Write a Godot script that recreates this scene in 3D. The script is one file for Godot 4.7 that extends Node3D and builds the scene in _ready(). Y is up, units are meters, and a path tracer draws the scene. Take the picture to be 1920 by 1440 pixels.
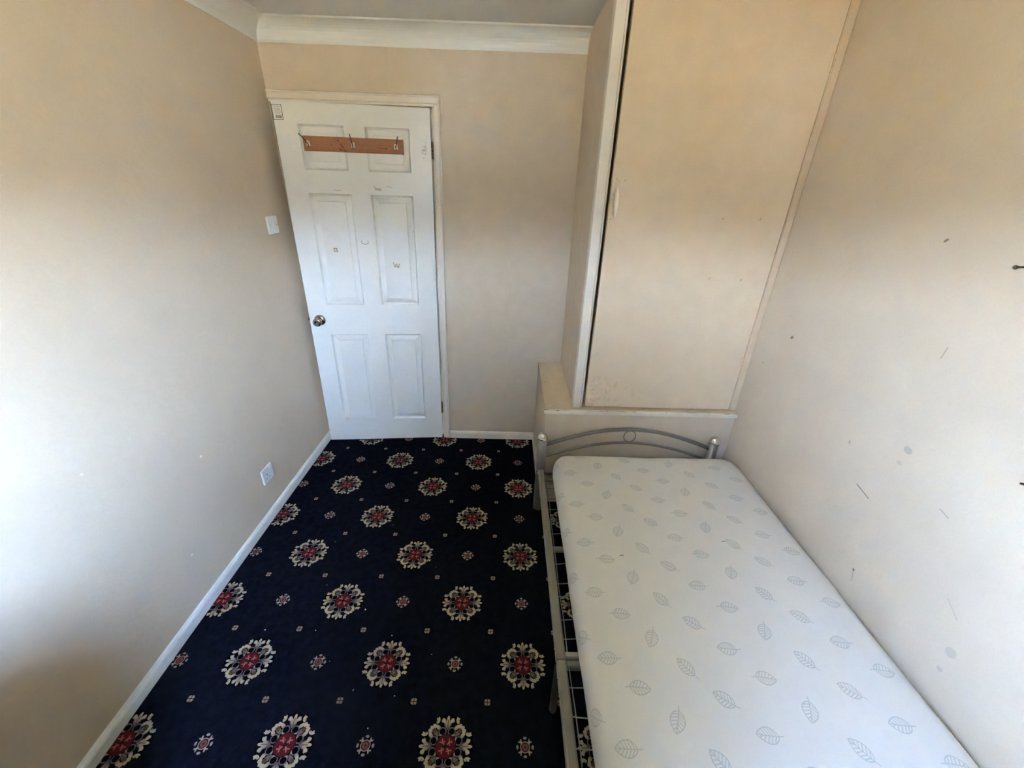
extends Node3D
# A small bedroom seen from beside its window: y up, metres. Left wall x = 0, door wall z = 0, window wall beyond the camera.

const H := 2.309        # ceiling
const W := 2.458        # right wall
const XS := 1.598       # flank of the cupboard over the stairs
const XB := 1.451       # flank of the boxing under it
const HP := 0.60        # top of the boxing
const ZP := 0.634       # front of the boxing
const ZC := 0.609       # front of the cupboard frame
const ZF := 3.02        # inner face of the window wall
const LEAN := 0.0130    # the old door and its frame lean to the right by this much per metre
const WIN_L := 0.82     # window opening
const WIN_R := 1.33
const WIN_B := 1.15
const WIN_T := 1.94

var taken := {}
var M := {}

func _ready():
	# ---- camera
	var cam := Camera3D.new()
	cam.name = "camera"
	cam.fov = 87.055
	cam.near = 0.05
	cam.far = 200.0
	var by := Basis(Vector3(0, 1, 0), -0.0174)
	var bx := Basis(Vector3(1, 0, 0), -0.4501)
	var bz := Basis(Vector3(0, 0, 1), 0.0327)
	cam.transform = Transform3D(by * bx * bz, Vector3(1.2394, 1.6307, 2.4728))
	add_child(cam)
	cam.current = true
	# ---- sky, sun, exposure
	var env := Environment.new()
	var sky := Sky.new()
	var sm := ProceduralSkyMaterial.new()
	sm.sky_top_color = Color(0.58, 0.75, 1.0)
	sm.sky_horizon_color = Color(0.81, 0.90, 1.0)
	sm.sky_curve = 0.25
	sm.sky_energy_multiplier = 1.3
	sm.ground_bottom_color = Color(0.42, 0.38, 0.30)
	sm.ground_horizon_color = Color(0.55, 0.52, 0.46)
	sm.sun_angle_max = 1.0
	sky.sky_material = sm
	env.background_mode = Environment.BG_SKY
	env.sky = sky
	env.ambient_light_source = Environment.AMBIENT_SOURCE_SKY
	env.tonemap_mode = Environment.TONE_MAPPER_LINEAR
	env.tonemap_exposure = 240.0
	env.sdfgi_enabled = true
	env.ssao_enabled = true
	env.ssil_enabled = true
	var we := WorldEnvironment.new()
	we.name = "world_environment"
	we.environment = env
	add_child(we)
	var sun := DirectionalLight3D.new()
	sun.name = "sun"
	sun.light_color = Color(1.0, 0.92, 0.80)
	sun.light_energy = 0.38
	sun.light_angular_distance = 1.0
	sun.shadow_enabled = true
	sun.transform = Transform3D(Basis.looking_at(Vector3(0.35, -0.80, 0.85)), Vector3(0, 8, -6))
	add_child(sun)
	make_materials()
	outside()
	room_shell()
	cupboard()
	door()
	bed()
	mattress()
	fittings()
	behind_the_viewer()

# ---------------------------------------------------------------- naming
func numbered(n: String) -> String:
	if not taken.has(n):
		taken[n] = 0
		return n
	taken[n] += 1
	return "%s_%03d" % [n, taken[n]]

func obj(called: String, st: SurfaceTool, m: Material, parent: Node = self) -> MeshInstance3D:
	st.generate_normals()
	var o := MeshInstance3D.new()
	o.mesh = st.commit()
	o.material_override = m
	o.name = numbered(called) if parent == self else called
	parent.add_child(o, true)
	return o

func thing(called: String, at := Vector3.ZERO, turn := 0.0) -> Node3D:
	var o := Node3D.new()
	o.name = numbered(called)
	add_child(o)
	o.position = at
	o.rotation.y = turn
	return o

func tag(o: Node, label: String, category: String, group := "", kind := "") -> Node:
	o.set_meta("label", label)
	o.set_meta("category", category)
	if group != "":
		o.set_meta("group", group)
	if kind != "":
		o.set_meta("kind", kind)
	return o

# ---------------------------------------------------------------- shapes
func begin(smooth := false) -> SurfaceTool:
	var st := SurfaceTool.new()
	st.begin(Mesh.PRIMITIVE_TRIANGLES)
	st.set_smooth_group(1 if smooth else -1)
	return st

func tri(st: SurfaceTool, a: Vector3, b: Vector3, c: Vector3):   # counter-clockwise as seen from outside
	st.add_vertex(a)
	st.add_vertex(c)
	st.add_vertex(b)

func quad(st: SurfaceTool, a: Vector3, b: Vector3, c: Vector3, d: Vector3):
	tri(st, a, b, c)
	tri(st, a, c, d)

func quad_uv(st: SurfaceTool, p: Array, uv: Array):
	for k in [0, 2, 1, 0, 3, 2]:
		st.set_uv(uv[k])
		st.add_vertex(p[k])

func lean(p: Vector3) -> Vector3:
	return Vector3(p.x + LEAN * p.y, p.y, p.z)

# box with chamfered edges from corner lo to corner hi; if leaning, each point moves right with its height
func block(st: SurfaceTool, lo: Vector3, hi: Vector3, c := 0.002, leaning := false):
	c = min(c, 0.49 * min(hi.x - lo.x, min(hi.y - lo.y, hi.z - lo.z)))
	var mid := (lo + hi) * 0.5
	var e := (hi - lo) * 0.5
	var P := func(sx, sy, sz, ax):   # corner point on the face across axis ax
		var q := Vector3(sx * e.x, sy * e.y, sz * e.z)
		if ax != 0: q.x -= sx * c
		if ax != 1: q.y -= sy * c
		if ax != 2: q.z -= sz * c
		q += mid
		return lean(q) if leaning else q
	for s in [-1, 1]:
		var f := [P.call(s, -1, -1, 0), P.call(s, 1, -1, 0), P.call(s, 1, 1, 0), P.call(s, -1, 1, 0)]
		if s < 0: f.reverse()
		quad(st, f[0], f[1], f[2], f[3])
		f = [P.call(-1, s, -1, 1), P.call(-1, s, 1, 1), P.call(1, s, 1, 1), P.call(1, s, -1, 1)]
		if s < 0: f.reverse()
		quad(st, f[0], f[1], f[2], f[3])
		f = [P.call(-1, -1, s, 2), P.call(1, -1, s, 2), P.call(1, 1, s, 2), P.call(-1, 1, s, 2)]
		if s < 0: f.reverse()
		quad(st, f[0], f[1], f[2], f[3])
	if c <= 0.0:
		return
	for s in [-1, 1]:
		for t in [-1, 1]:
			var f := [P.call(s, t, -1, 0), P.call(s, t, 1, 0), P.call(s, t, 1, 1), P.call(s, t, -1, 1)]
			if s * t > 0: f.reverse()
			quad(st, f[0], f[1], f[2], f[3])
			f = [P.call(-1, s, t, 1), P.call(1, s, t, 1), P.call(1, s, t, 2), P.call(-1, s, t, 2)]
			if s * t > 0: f.reverse()
			quad(st, f[0], f[1], f[2], f[3])
			f = [P.call(s, -1, t, 0), P.call(s, 1, t, 0), P.call(s, 1, t, 2), P.call(s, -1, t, 2)]
			if s * t < 0: f.reverse()
			quad(st, f[0], f[1], f[2], f[3])
			for r in [-1, 1]:
				var g := [P.call(s, t, r, 0), P.call(s, t, r, 1), P.call(s, t, r, 2)]
				if s * t * r < 0: g.reverse()
				tri(st, g[0], g[1], g[2])

# round tube along a path; flat is the ratio of the section's height to its width
func tube(st: SurfaceTool, pts: Array, r: float, sides := 12, closed := false, radii := []):
	var n := pts.size()
	var rings := []
	var up := Vector3.UP
	for i in n:
		var a: Vector3 = pts[(i - 1 + n) % n] if (i > 0 or closed) else pts[i]
		var b: Vector3 = pts[(i + 1) % n] if (i < n - 1 or closed) else pts[i]
		var d := (b - a).normalized()
		if i == 0:
			up = Vector3.UP if abs(d.y) < 0.9 else Vector3.BACK
		var side := d.cross(up).normalized()
		up = side.cross(d).normalized()
		var rr: float = radii[i] if radii.size() > 0 else r
		var ring := []
		for k in sides:
			var t := TAU * k / sides
			ring.append(pts[i] + side * cos(t) * rr + up * sin(t) * rr)
		rings.append(ring)
	var last := n if closed else n - 1
	for i in last:
		var A: Array = rings[i]
		var B: Array = rings[(i + 1) % n]
		for k in sides:
			var j := (k + 1) % sides
			quad(st, A[k], A[j], B[j], B[k])
	if not closed:
		for k in sides:
			var j := (k + 1) % sides
			tri(st, pts[0], rings[0][j], rings[0][k])
			tri(st, pts[n - 1], rings[n - 1][k], rings[n - 1][j])

# turned shape: profile of (radius, height) from the bottom up, along the axis basis.y from at
func lathe(st: SurfaceTool, profile: Array, at: Vector3, b := Basis.IDENTITY, sides := 24):
	for i in profile.size() - 1:
		for k in sides:
			var t := TAU * k / sides
			var u := TAU * (k + 1) / sides
			var p: Vector2 = profile[i]
			var q: Vector2 = profile[i + 1]
			var A := at + b * Vector3(p.x * cos(t), p.y, p.x * sin(t))
			var B := at + b * Vector3(p.x * cos(u), p.y, p.x * sin(u))
			var C := at + b * Vector3(q.x * cos(u), q.y, q.x * sin(u))
			var D := at + b * Vector3(q.x * cos(t), q.y, q.x * sin(t))
			if p.x > 1e-6:
				tri(st, A, C, B)
			if q.x > 1e-6:
				tri(st, A, D, C)

# a section of (across, up) points swept from a to b; across points along side
func sweep(st: SurfaceTool, section: Array, a: Vector3, b: Vector3, side: Vector3, mitre_a := 0.0, mitre_b := 0.0):
	var d := (b - a).normalized()
	var up := Vector3.UP
	var turn := side.cross(up).dot(d) > 0.0
	var n := section.size()
	var A := []
	var B := []
	for p in section:
		A.append(a + side * p.x + up * p.y + d * p.x * mitre_a)
		B.append(b + side * p.x + up * p.y - d * p.x * mitre_b)
	for i in n:
		var j := (i + 1) % n
		if turn:
			quad(st, A[i], A[j], B[j], B[i])
		else:
			quad(st, B[i], B[j], A[j], A[i])
	var poly := PackedVector2Array(section)
	var ids := Geometry2D.triangulate_polygon(poly)
	for k in range(0, ids.size(), 3):
		tri(st, A[ids[k]], A[ids[k + 1]], A[ids[k + 2]])
		tri(st, B[ids[k]], B[ids[k + 2]], B[ids[k + 1]])

# ---------------------------------------------------------------- pictures
func to_tex(img: Image) -> ImageTexture:
	img.generate_mipmaps()
	return ImageTexture.create_from_image(img)

func noise_img(w: int, h: int, freq: float, seed_: int, octaves := 4) -> Image:
	var n := FastNoiseLite.new()
	n.seed = seed_
	n.noise_type = FastNoiseLite.TYPE_SIMPLEX
	n.frequency = freq
	n.fractal_octaves = octaves
	return n.get_image(w, h, false, false, true)

# colour that varies by amount with a coarse and a fine grain
func grained(w: int, h: int, base: Color, amount: float, seed_: int, f1 := 0.006, f2 := 0.15, tint := Color(1, 1, 1)) -> Image:
	var a := noise_img(w, h, f1, seed_, 4).get_data()
	var b := noise_img(w, h, f2, seed_ + 7, 2).get_data()
	var out := PackedByteArray()
	out.resize(w * h * 3)
	var r := base.r * 255.0
	var g := base.g * 255.0
	var bl := base.b * 255.0
	for i in w * h:
		var v := (a[i] - 128) / 128.0 * amount
		var k := 1.0 + v + (b[i] - 128) / 128.0 * amount * 0.5
		out[i * 3] = clampi(int(r * (k + v * (tint.r - 1.0)) + 0.5), 0, 255)
		out[i * 3 + 1] = clampi(int(g * (k + v * (tint.g - 1.0)) + 0.5), 0, 255)
		out[i * 3 + 2] = clampi(int(bl * (k + v * (tint.b - 1.0)) + 0.5), 0, 255)
	return Image.create_from_data(w, h, false, Image.FORMAT_RGB8, out)

func put(img: Image, x: int, y: int, c: Color, a: float):
	if a <= 0.0:
		return
	x = posmod(x, img.get_width())
	y = posmod(y, img.get_height())
	img.set_pixel(x, y, img.get_pixel(x, y).lerp(c, min(a, 1.0)))

func blot(img: Image, p: Vector2, r: Vector2, ang: float, c: Color, a := 1.0):   # filled ellipse with a crisp rim
	var m := int(ceil(max(r.x, r.y))) + 1
	var ca := cos(ang)
	var sa := sin(ang)
	for y in range(int(p.y) - m, int(p.y) + m + 1):
		for x in range(int(p.x) - m, int(p.x) + m + 1):
			var dx := x + 0.5 - p.x
			var dy := y + 0.5 - p.y
			var u := (dx * ca + dy * sa) / r.x
			var v := (-dx * sa + dy * ca) / r.y
			var d := sqrt(u * u + v * v)
			put(img, x, y, c, a * clampf((1.0 - d) * min(r.x, r.y) + 0.5, 0, 1))

func stroke(img: Image, pts: Array, w: float, c: Color, a := 1.0):
	for i in pts.size() - 1:
		var p: Vector2 = pts[i]
		var q: Vector2 = pts[i + 1]
		var lo := p.min(q) - Vector2(w, w) - Vector2.ONE
		var hi := p.max(q) + Vector2(w, w) + Vector2.ONE
		var d := q - p
		var l2: float = max(d.length_squared(), 1e-6)
		for y in range(int(lo.y), int(hi.y) + 1):
			for x in range(int(lo.x), int(hi.x) + 1):
				var s := Vector2(x + 0.5, y + 0.5)
				var t := clampf((s - p).dot(d) / l2, 0, 1)
				var e := s.distance_to(p + d * t)
				put(img, x, y, c, a * clampf(w * 0.5 - e + 0.5, 0, 1))

func arc(c: Vector2, r: float, a0: float, a1: float, n := 10) -> Array:
	var out := []
	for i in n + 1:
		var t := lerpf(a0, a1, float(i) / n)
		out.append(c + Vector2(cos(t), sin(t)) * r)
	return out

func medallion(img: Image, c: Vector2, R: float):
	var ink := Color8(10, 9, 16)
	var cream := Color8(182, 164, 138)
	var pale := Color8(158, 140, 120)
	var mauve := Color8(108, 94, 92)
	var brown := Color8(92, 66, 40)
	var red := Color8(84, 30, 32)
	var pink := Color8(172, 100, 92)
	blot(img, c, Vector2(R * 0.86, R * 0.86), 0, ink)
	for k in 4:
		var q := k * PI / 2
		var at := func(r, a): return c + Vector2(cos(q + a), sin(q + a)) * R * r
		blot(img, at.call(0.92, 0.0), Vector2(R * 0.16, R * 0.26), q, ink)
		for s in [-1.0, 1.0]:
			blot(img, at.call(0.93, s * 0.38), Vector2(R * 0.17, R * 0.15), q, ink)
			# ring scrolls either side of the axis
			stroke(img, arc(at.call(0.51, s * 0.36), R * 0.135, q + s * 2.3, q - s * 2.6, 14), R * 0.042, mauve)
			stroke(img, arc(at.call(0.51, s * 0.36), R * 0.135, q + s * 2.4, q + s * 3.7, 8), R * 0.055, pale)
			blot(img, at.call(0.51, s * 0.36), Vector2(R * 0.10, R * 0.085), q, ink)
			# loose comma outside
			blot(img, at.call(0.97, s * 0.42), Vector2(R * 0.085, R * 0.045), q + s * 0.9, cream)
			blot(img, at.call(0.90, s * 0.47), Vector2(R * 0.055, R * 0.06), q, pale)
			stroke(img, [at.call(1.03, s * 0.37), at.call(0.95, s * 0.37), at.call(0.88, s * 0.42), at.call(0.86, s * 0.50)], R * 0.05, cream)
			# side petals of the fleuron
			stroke(img, [at.call(0.66, s * 0.05), at.call(0.80, s * 0.14), at.call(0.86, s * 0.26)], R * 0.085, pale)
			blot(img, at.call(0.88, s * 0.19), Vector2(R * 0.085, R * 0.06), q + s * 0.8, cream)
			stroke(img, [at.call(0.60, s * 0.02), at.call(0.63, s * 0.10), at.call(0.72, s * 0.17)], R * 0.045, mauve)
		# fleuron on the axis
		blot(img, at.call(0.90, 0.0), Vector2(R * 0.125, R * 0.055), q, cream)
		blot(img, at.call(0.80, 0.0), Vector2(R * 0.08, R * 0.10), q, pale)
		stroke(img, [at.call(0.66, 0.0), at.call(0.88, 0.0)], R * 0.022, brown)
		blot(img, at.call(0.62, 0.0), Vector2(R * 0.09, R * 0.045), q, mauve)
		# flower on the diagonal
		var dg := PI / 4
		for t in [[0.83, -0.14, 0.085, cream], [0.83, 0.14, 0.085, cream], [0.86, 0.0, 0.075, cream], [0.70, -0.27, 0.085, pale], [0.70, 0.27, 0.085, pale], [0.62, 0.0, 0.10, mauve], [0.76, 0.24, 0.07, cream], [0.76, -0.24, 0.07, cream]]:
			blot(img, at.call(t[0], dg + t[1]), Vector2(R * t[2], R * t[2] * 0.85), q + dg, t[3])
		blot(img, at.call(0.71, dg), Vector2(R * 0.085, R * 0.08), q, brown)
		blot(img, at.call(0.52, dg), Vector2(R * 0.05, R * 0.05), q, mauve)
		stroke(img, [at.call(0.44, dg - 0.1), at.call(0.50, dg), at.call(0.44, dg + 0.1)], R * 0.03, mauve)
	# the red heart
	blot(img, c, Vector2(R * 0.40, R * 0.40), 0, Color8(52, 18, 22))
	blot(img, c, Vector2(R * 0.37, R * 0.37), 0, red)
	for k in 4:
		var a := PI / 4 + k * PI / 2
		var e := Vector2(cos(a), sin(a))
		var f := Vector2(-e.y, e.x)
		stroke(img, [c + e * R * 0.10, c + e * R * 0.19, c + e * R * 0.26 + f * R * 0.06], R * 0.05, pink)
		stroke(img, [c + e * R * 0.17, c + e * R * 0.25 - f * R * 0.07], R * 0.045, pink)
		stroke(img, [c + e * R * 0.20 - f * R * 0.02, c + e * R * 0.14 + f * R * 0.08], R * 0.035, Color8(172, 92, 86))
		var g := Vector2(cos(a + PI / 4), sin(a + PI / 4))
		stroke(img, [c + g * R * 0.06, c + g * R * 0.2], R * 0.03, Color8(70, 22, 30))
	blot(img, c, Vector2(R * 0.07, R * 0.07), 0, Color8(44, 24, 34))

func carpet_image() -> Image:
	var n := 1024
	var img := grained(n, n, Color8(19, 20, 28), 0.25, 41, 0.01, 0.4)
	var rng := RandomNumberGenerator.new()
	rng.seed = 5
	for j in 16:     # the woven pin dots
		for i in 16:
			var p := Vector2((i + 0.5 * (j % 2) + 0.25) * 64, (j + 0.25) * 64)
			blot(img, p, Vector2(3.2, 3.2), 0, Color8(60, 54, 58), 0.4)
	var R := 168.0
	medallion(img, Vector2(256, 256), R)
	medallion(img, Vector2(768, 768), R)
	var cream := Color8(172, 152, 132)
	var rose := Color8(124, 74, 68)
	for c in [Vector2(768, 256), Vector2(256, 768)]:
		blot(img, c, Vector2(44, 44), 0, Color8(12, 11, 18))
		for k in 8:
			var a := k * PI / 4
			var e := Vector2(cos(a), sin(a))
			var f := Vector2(-e.y, e.x)
			if k % 2 == 1:
				stroke(img, [c + e * 32, c + e * 48 + f * 8], 9, cream)
				stroke(img, [c + e * 34, c + e * 48 - f * 10], 8, cream)
				blot(img, c + e * 36, Vector2(10, 7), a, cream)
			else:
				blot(img, c + e * 49, Vector2(8, 12), a, Color8(150, 140, 132))
		blot(img, c, Vector2(31, 31), 0, rose)
		stroke(img, arc(c, 30, 0, TAU, 24), 4, cream)
		stroke(img, arc(c, 22, 0, TAU, 20), 5, Color8(70, 34, 34))
		blot(img, c, Vector2(15, 15), 0, rose)
		blot(img, c, Vector2(8, 8), 0, Color8(84, 40, 38))
	for c in [Vector2(0, 0), Vector2(512, 0), Vector2(0, 512), Vector2(512, 512)]:
		blot(img, c, Vector2(30, 30), 0, Color8(8, 8, 13))
		blot(img, c, Vector2(23, 23), 0, Color8(112, 92, 78))
		for k in 4:
			var a := PI / 4 + k * PI / 2
			blot(img, c + Vector2(cos(a), sin(a)) * 15, Vector2(9, 8), a, Color8(156, 134, 114))
			var g := Vector2(cos(a + PI / 4), sin(a + PI / 4))
			stroke(img, [c + g * 7, c + g * 24], 4.0, Color8(44, 30, 32))
		blot(img, c, Vector2(6, 6), 0, Color8(84, 46, 42))
	return img

func leaf(img: Image, c: Vector2, ang: float, l: float, w: float, col: Color, sw: float):
	var e := Vector2(cos(ang), sin(ang))       # from stem to tip
	var f := Vector2(-e.y, e.x)
	var P := func(t, s): return c + e * ((t - 0.5) * l) + f * (s * w)
	var prof := func(t): return pow(sin(PI * pow(t, 0.85)), 0.75) * 0.5
	for s in [-1.0, 1.0]:
		var rim := []
		for i in 15:
			var t := i / 14.0
			rim.append(P.call(t, s * prof.call(t)))
		stroke(img, rim, sw, col)
		for i in 5:
			var t := 0.12 + i * 0.15
			var t2: float = min(t + 0.16, 0.96)
			stroke(img, [P.call(t, 0.0), P.call((t + t2) * 0.5 + 0.02, s * prof.call(t2) * 0.55), P.call(t2, s * prof.call(t2))], sw, col)
	stroke(img, [P.call(-0.22, 0.06), P.call(0.0, 0.0), P.call(0.5, -0.02), P.call(1.0, 0.0)], sw, col)

# ---------------------------------------------------------------- materials
func mat(c: Color, rough: float, metal := 0.0) -> StandardMaterial3D:
	var m := StandardMaterial3D.new()
	m.albedo_color = c
	m.roughness = rough
	m.metallic = metal
	if metal == 0.0 and rough > 0.6:
		m.metallic_specular = 0.12
	return m

func bumpy(m: StandardMaterial3D, freq: float, seed_: int, strength: float, scale: float, octaves := 3):   # fine relief, mapped by the world
	var img := noise_img(512, 512, freq, seed_, octaves)
	img.bump_map_to_normal_map(1.0)
	m.normal_enabled = true
	m.normal_texture = to_tex(img)
	m.normal_scale = strength
	m.uv1_triplanar = true
	m.uv1_world_triplanar = true
	m.uv1_scale = Vector3.ONE * scale

func textured(img: Image, rough: float) -> StandardMaterial3D:
	var m := mat(Color.WHITE, rough)
	m.albedo_texture = to_tex(img)
	return m

func make_materials():
	var paint := Color8(222, 202, 177)
	M.paint = mat(paint, 0.75)
	M.paint.albedo_texture = to_tex(grained(512, 512, Color(0.985, 0.985, 0.985), 0.014, 3, 0.008, 0.2))
	bumpy(M.paint, 0.05, 11, 0.35, 1.6)
	M.ceiling = mat(Color8(226, 221, 211), 0.8)
	bumpy(M.ceiling, 0.06, 12, 0.3, 1.6)
	M.coving = mat(Color8(236, 232, 224), 0.7)
	M.gloss = mat(Color8(233, 219, 202), 0.35)
	M.gloss_white = mat(Color8(234, 233, 228), 0.3)
	M.pull = mat(Color8(240, 222, 198), 0.4)
	M.cream = mat(Color8(226, 200, 168), 0.45)
	M.cream.albedo_texture = to_tex(grained(512, 512, Color(0.98, 0.98, 0.98), 0.02, 23, 0.01, 0.2, Color(0.9, 1.0, 1.3)))
	bumpy(M.cream, 0.04, 13, 0.3, 1.4)
	M.board = mat(Color8(172, 142, 108), 0.8)
	M.plastic = mat(Color8(236, 235, 230), 0.3)
	M.dark = mat(Color8(26, 22, 18), 0.8)
	M.silver = mat(Color8(134, 126, 115), 0.34, 0.5)
	M.leg = mat(Color8(66, 68, 66), 0.5, 0.4)  # the bed's silver darkened: shade near the floor put into the colour
	M.rail = mat(Color8(150, 140, 124), 0.45, 0.3)
	M.wire = mat(Color8(150, 148, 140), 0.4, 0.5)
	M.chrome = mat(Color8(214, 208, 198), 0.12, 1.0)
	M.nickel = mat(Color8(176, 166, 150), 0.18, 1.0)
	M.brass = mat(Color8(244, 232, 204), 0.22, 0.1)  # pale and barely metallic: bright highlights put into the colour
	M.hinge = mat(Color8(132, 114, 92), 0.3, 0.9)
	M.iron = mat(Color8(84, 68, 50), 0.45, 0.6)
	M.lint = mat(Color8(225, 222, 216), 0.9)
	M.glass = mat(Color(1, 1, 1, 0.06), 0.02)
	M.glass.transparency = BaseMaterial3D.TRANSPARENCY_ALPHA
	M.brick = mat(Color8(190, 168, 130), 0.9)
	M.brick.albedo_texture = to_tex(grained(256, 256, Color(0.94, 0.94, 0.94), 0.08, 77, 0.05, 0.3))
	M.brick.uv1_triplanar = true
	M.tile = mat(Color8(122, 112, 98), 0.9)
	M.grass = mat(Color8(128, 122, 74), 0.95)

# ---------------------------------------------------------------- setting
func outside():
	var st := begin()
	block(st, Vector3(-40, -3.0, ZF + 0.4), Vector3(40, -2.7, 60), 0.0)
	tag(obj("garden_ground", st, M.grass), "rough grass of the back garden below the window", "lawn", "", "structure")
	var h := thing("house", Vector3(0, -2.7, 17))
	st = begin()
	block(st, Vector3(-16, 0, 0), Vector3(18, 4.3, 8), 0.0)
	obj("wall", st, M.brick, h)
	st = begin()
	var a := [Vector3(-16.4, 4.2, -0.4), Vector3(18.4, 4.2, -0.4), Vector3(18.4, 6.9, 4), Vector3(-16.4, 6.9, 4), Vector3(18.4, 4.2, 8.4), Vector3(-16.4, 4.2, 8.4)]
	quad(st, a[1], a[0], a[3], a[2])
	quad(st, a[5], a[4], a[2], a[3])
	quad(st, a[0], a[1], a[4], a[5])
	tri(st, a[0], a[5], a[3])
	tri(st, a[1], a[2], a[4])
	obj("roof", st, M.tile, h)
	for x in [-12.0, -6.0, 0.0, 6.0, 12.0]:
		st = begin()
		block(st, Vector3(x, 2.4, -0.06), Vector3(x + 1.6, 3.7, 0.05), 0.01)
		obj("window", st, M.gloss_white, h)
	tag(h, "terrace of brick houses with a tiled roof across the garden", "house")

func wall_box(called: String, boxes: Array, m: Material, label: String) -> Node:
	var st := begin()
	for b in boxes:
		block(st, b[0], b[1], 0.0)
	return tag(obj(called, st, m), label, "wall", "", "structure")

func marked_wall(called: String, corner: Vector3, along: Vector3, length: float, height: float, thick: Vector3, img: Image, rough: float, label: String) -> MeshInstance3D:
	# a slab whose room face carries its own picture: corner is the lower corner of that face, along runs along the wall
	var st := begin()
	var a := corner
	var b := corner + along * length
	var up := Vector3.UP * height
	var p := [a, b, b + up, a + up]
	var uv := [Vector2(0, 1), Vector2(1, 1), Vector2(1, 0), Vector2(0, 0)]
	quad_uv(st, p, uv)
	var back := [a + thick, b + thick, b + up + thick, a + up + thick]
	var z := Vector2(0.02, 0.02)
	quad_uv(st, [back[1], back[0], back[3], back[2]], [z, z, z, z])
	for e in [[0, 1], [1, 2], [2, 3], [3, 0]]:
		quad_uv(st, [p[e[1]], p[e[0]], back[e[0]], back[e[1]]], [z, z, z, z])
	var m := textured(img, rough)
	var nimg := noise_img(1024, 1024, 0.045, 51, 4)
	nimg.bump_map_to_normal_map(1.0)
	m.normal_enabled = true
	m.normal_texture = to_tex(nimg)
	m.normal_scale = 0.35
	st.generate_normals()
	st.generate_tangents()
	var o := MeshInstance3D.new()
	o.mesh = st.commit()
	o.material_override = m
	o.name = numbered(called)
	add_child(o)
	tag(o, label, "wall", "", "structure")
	return o

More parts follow.
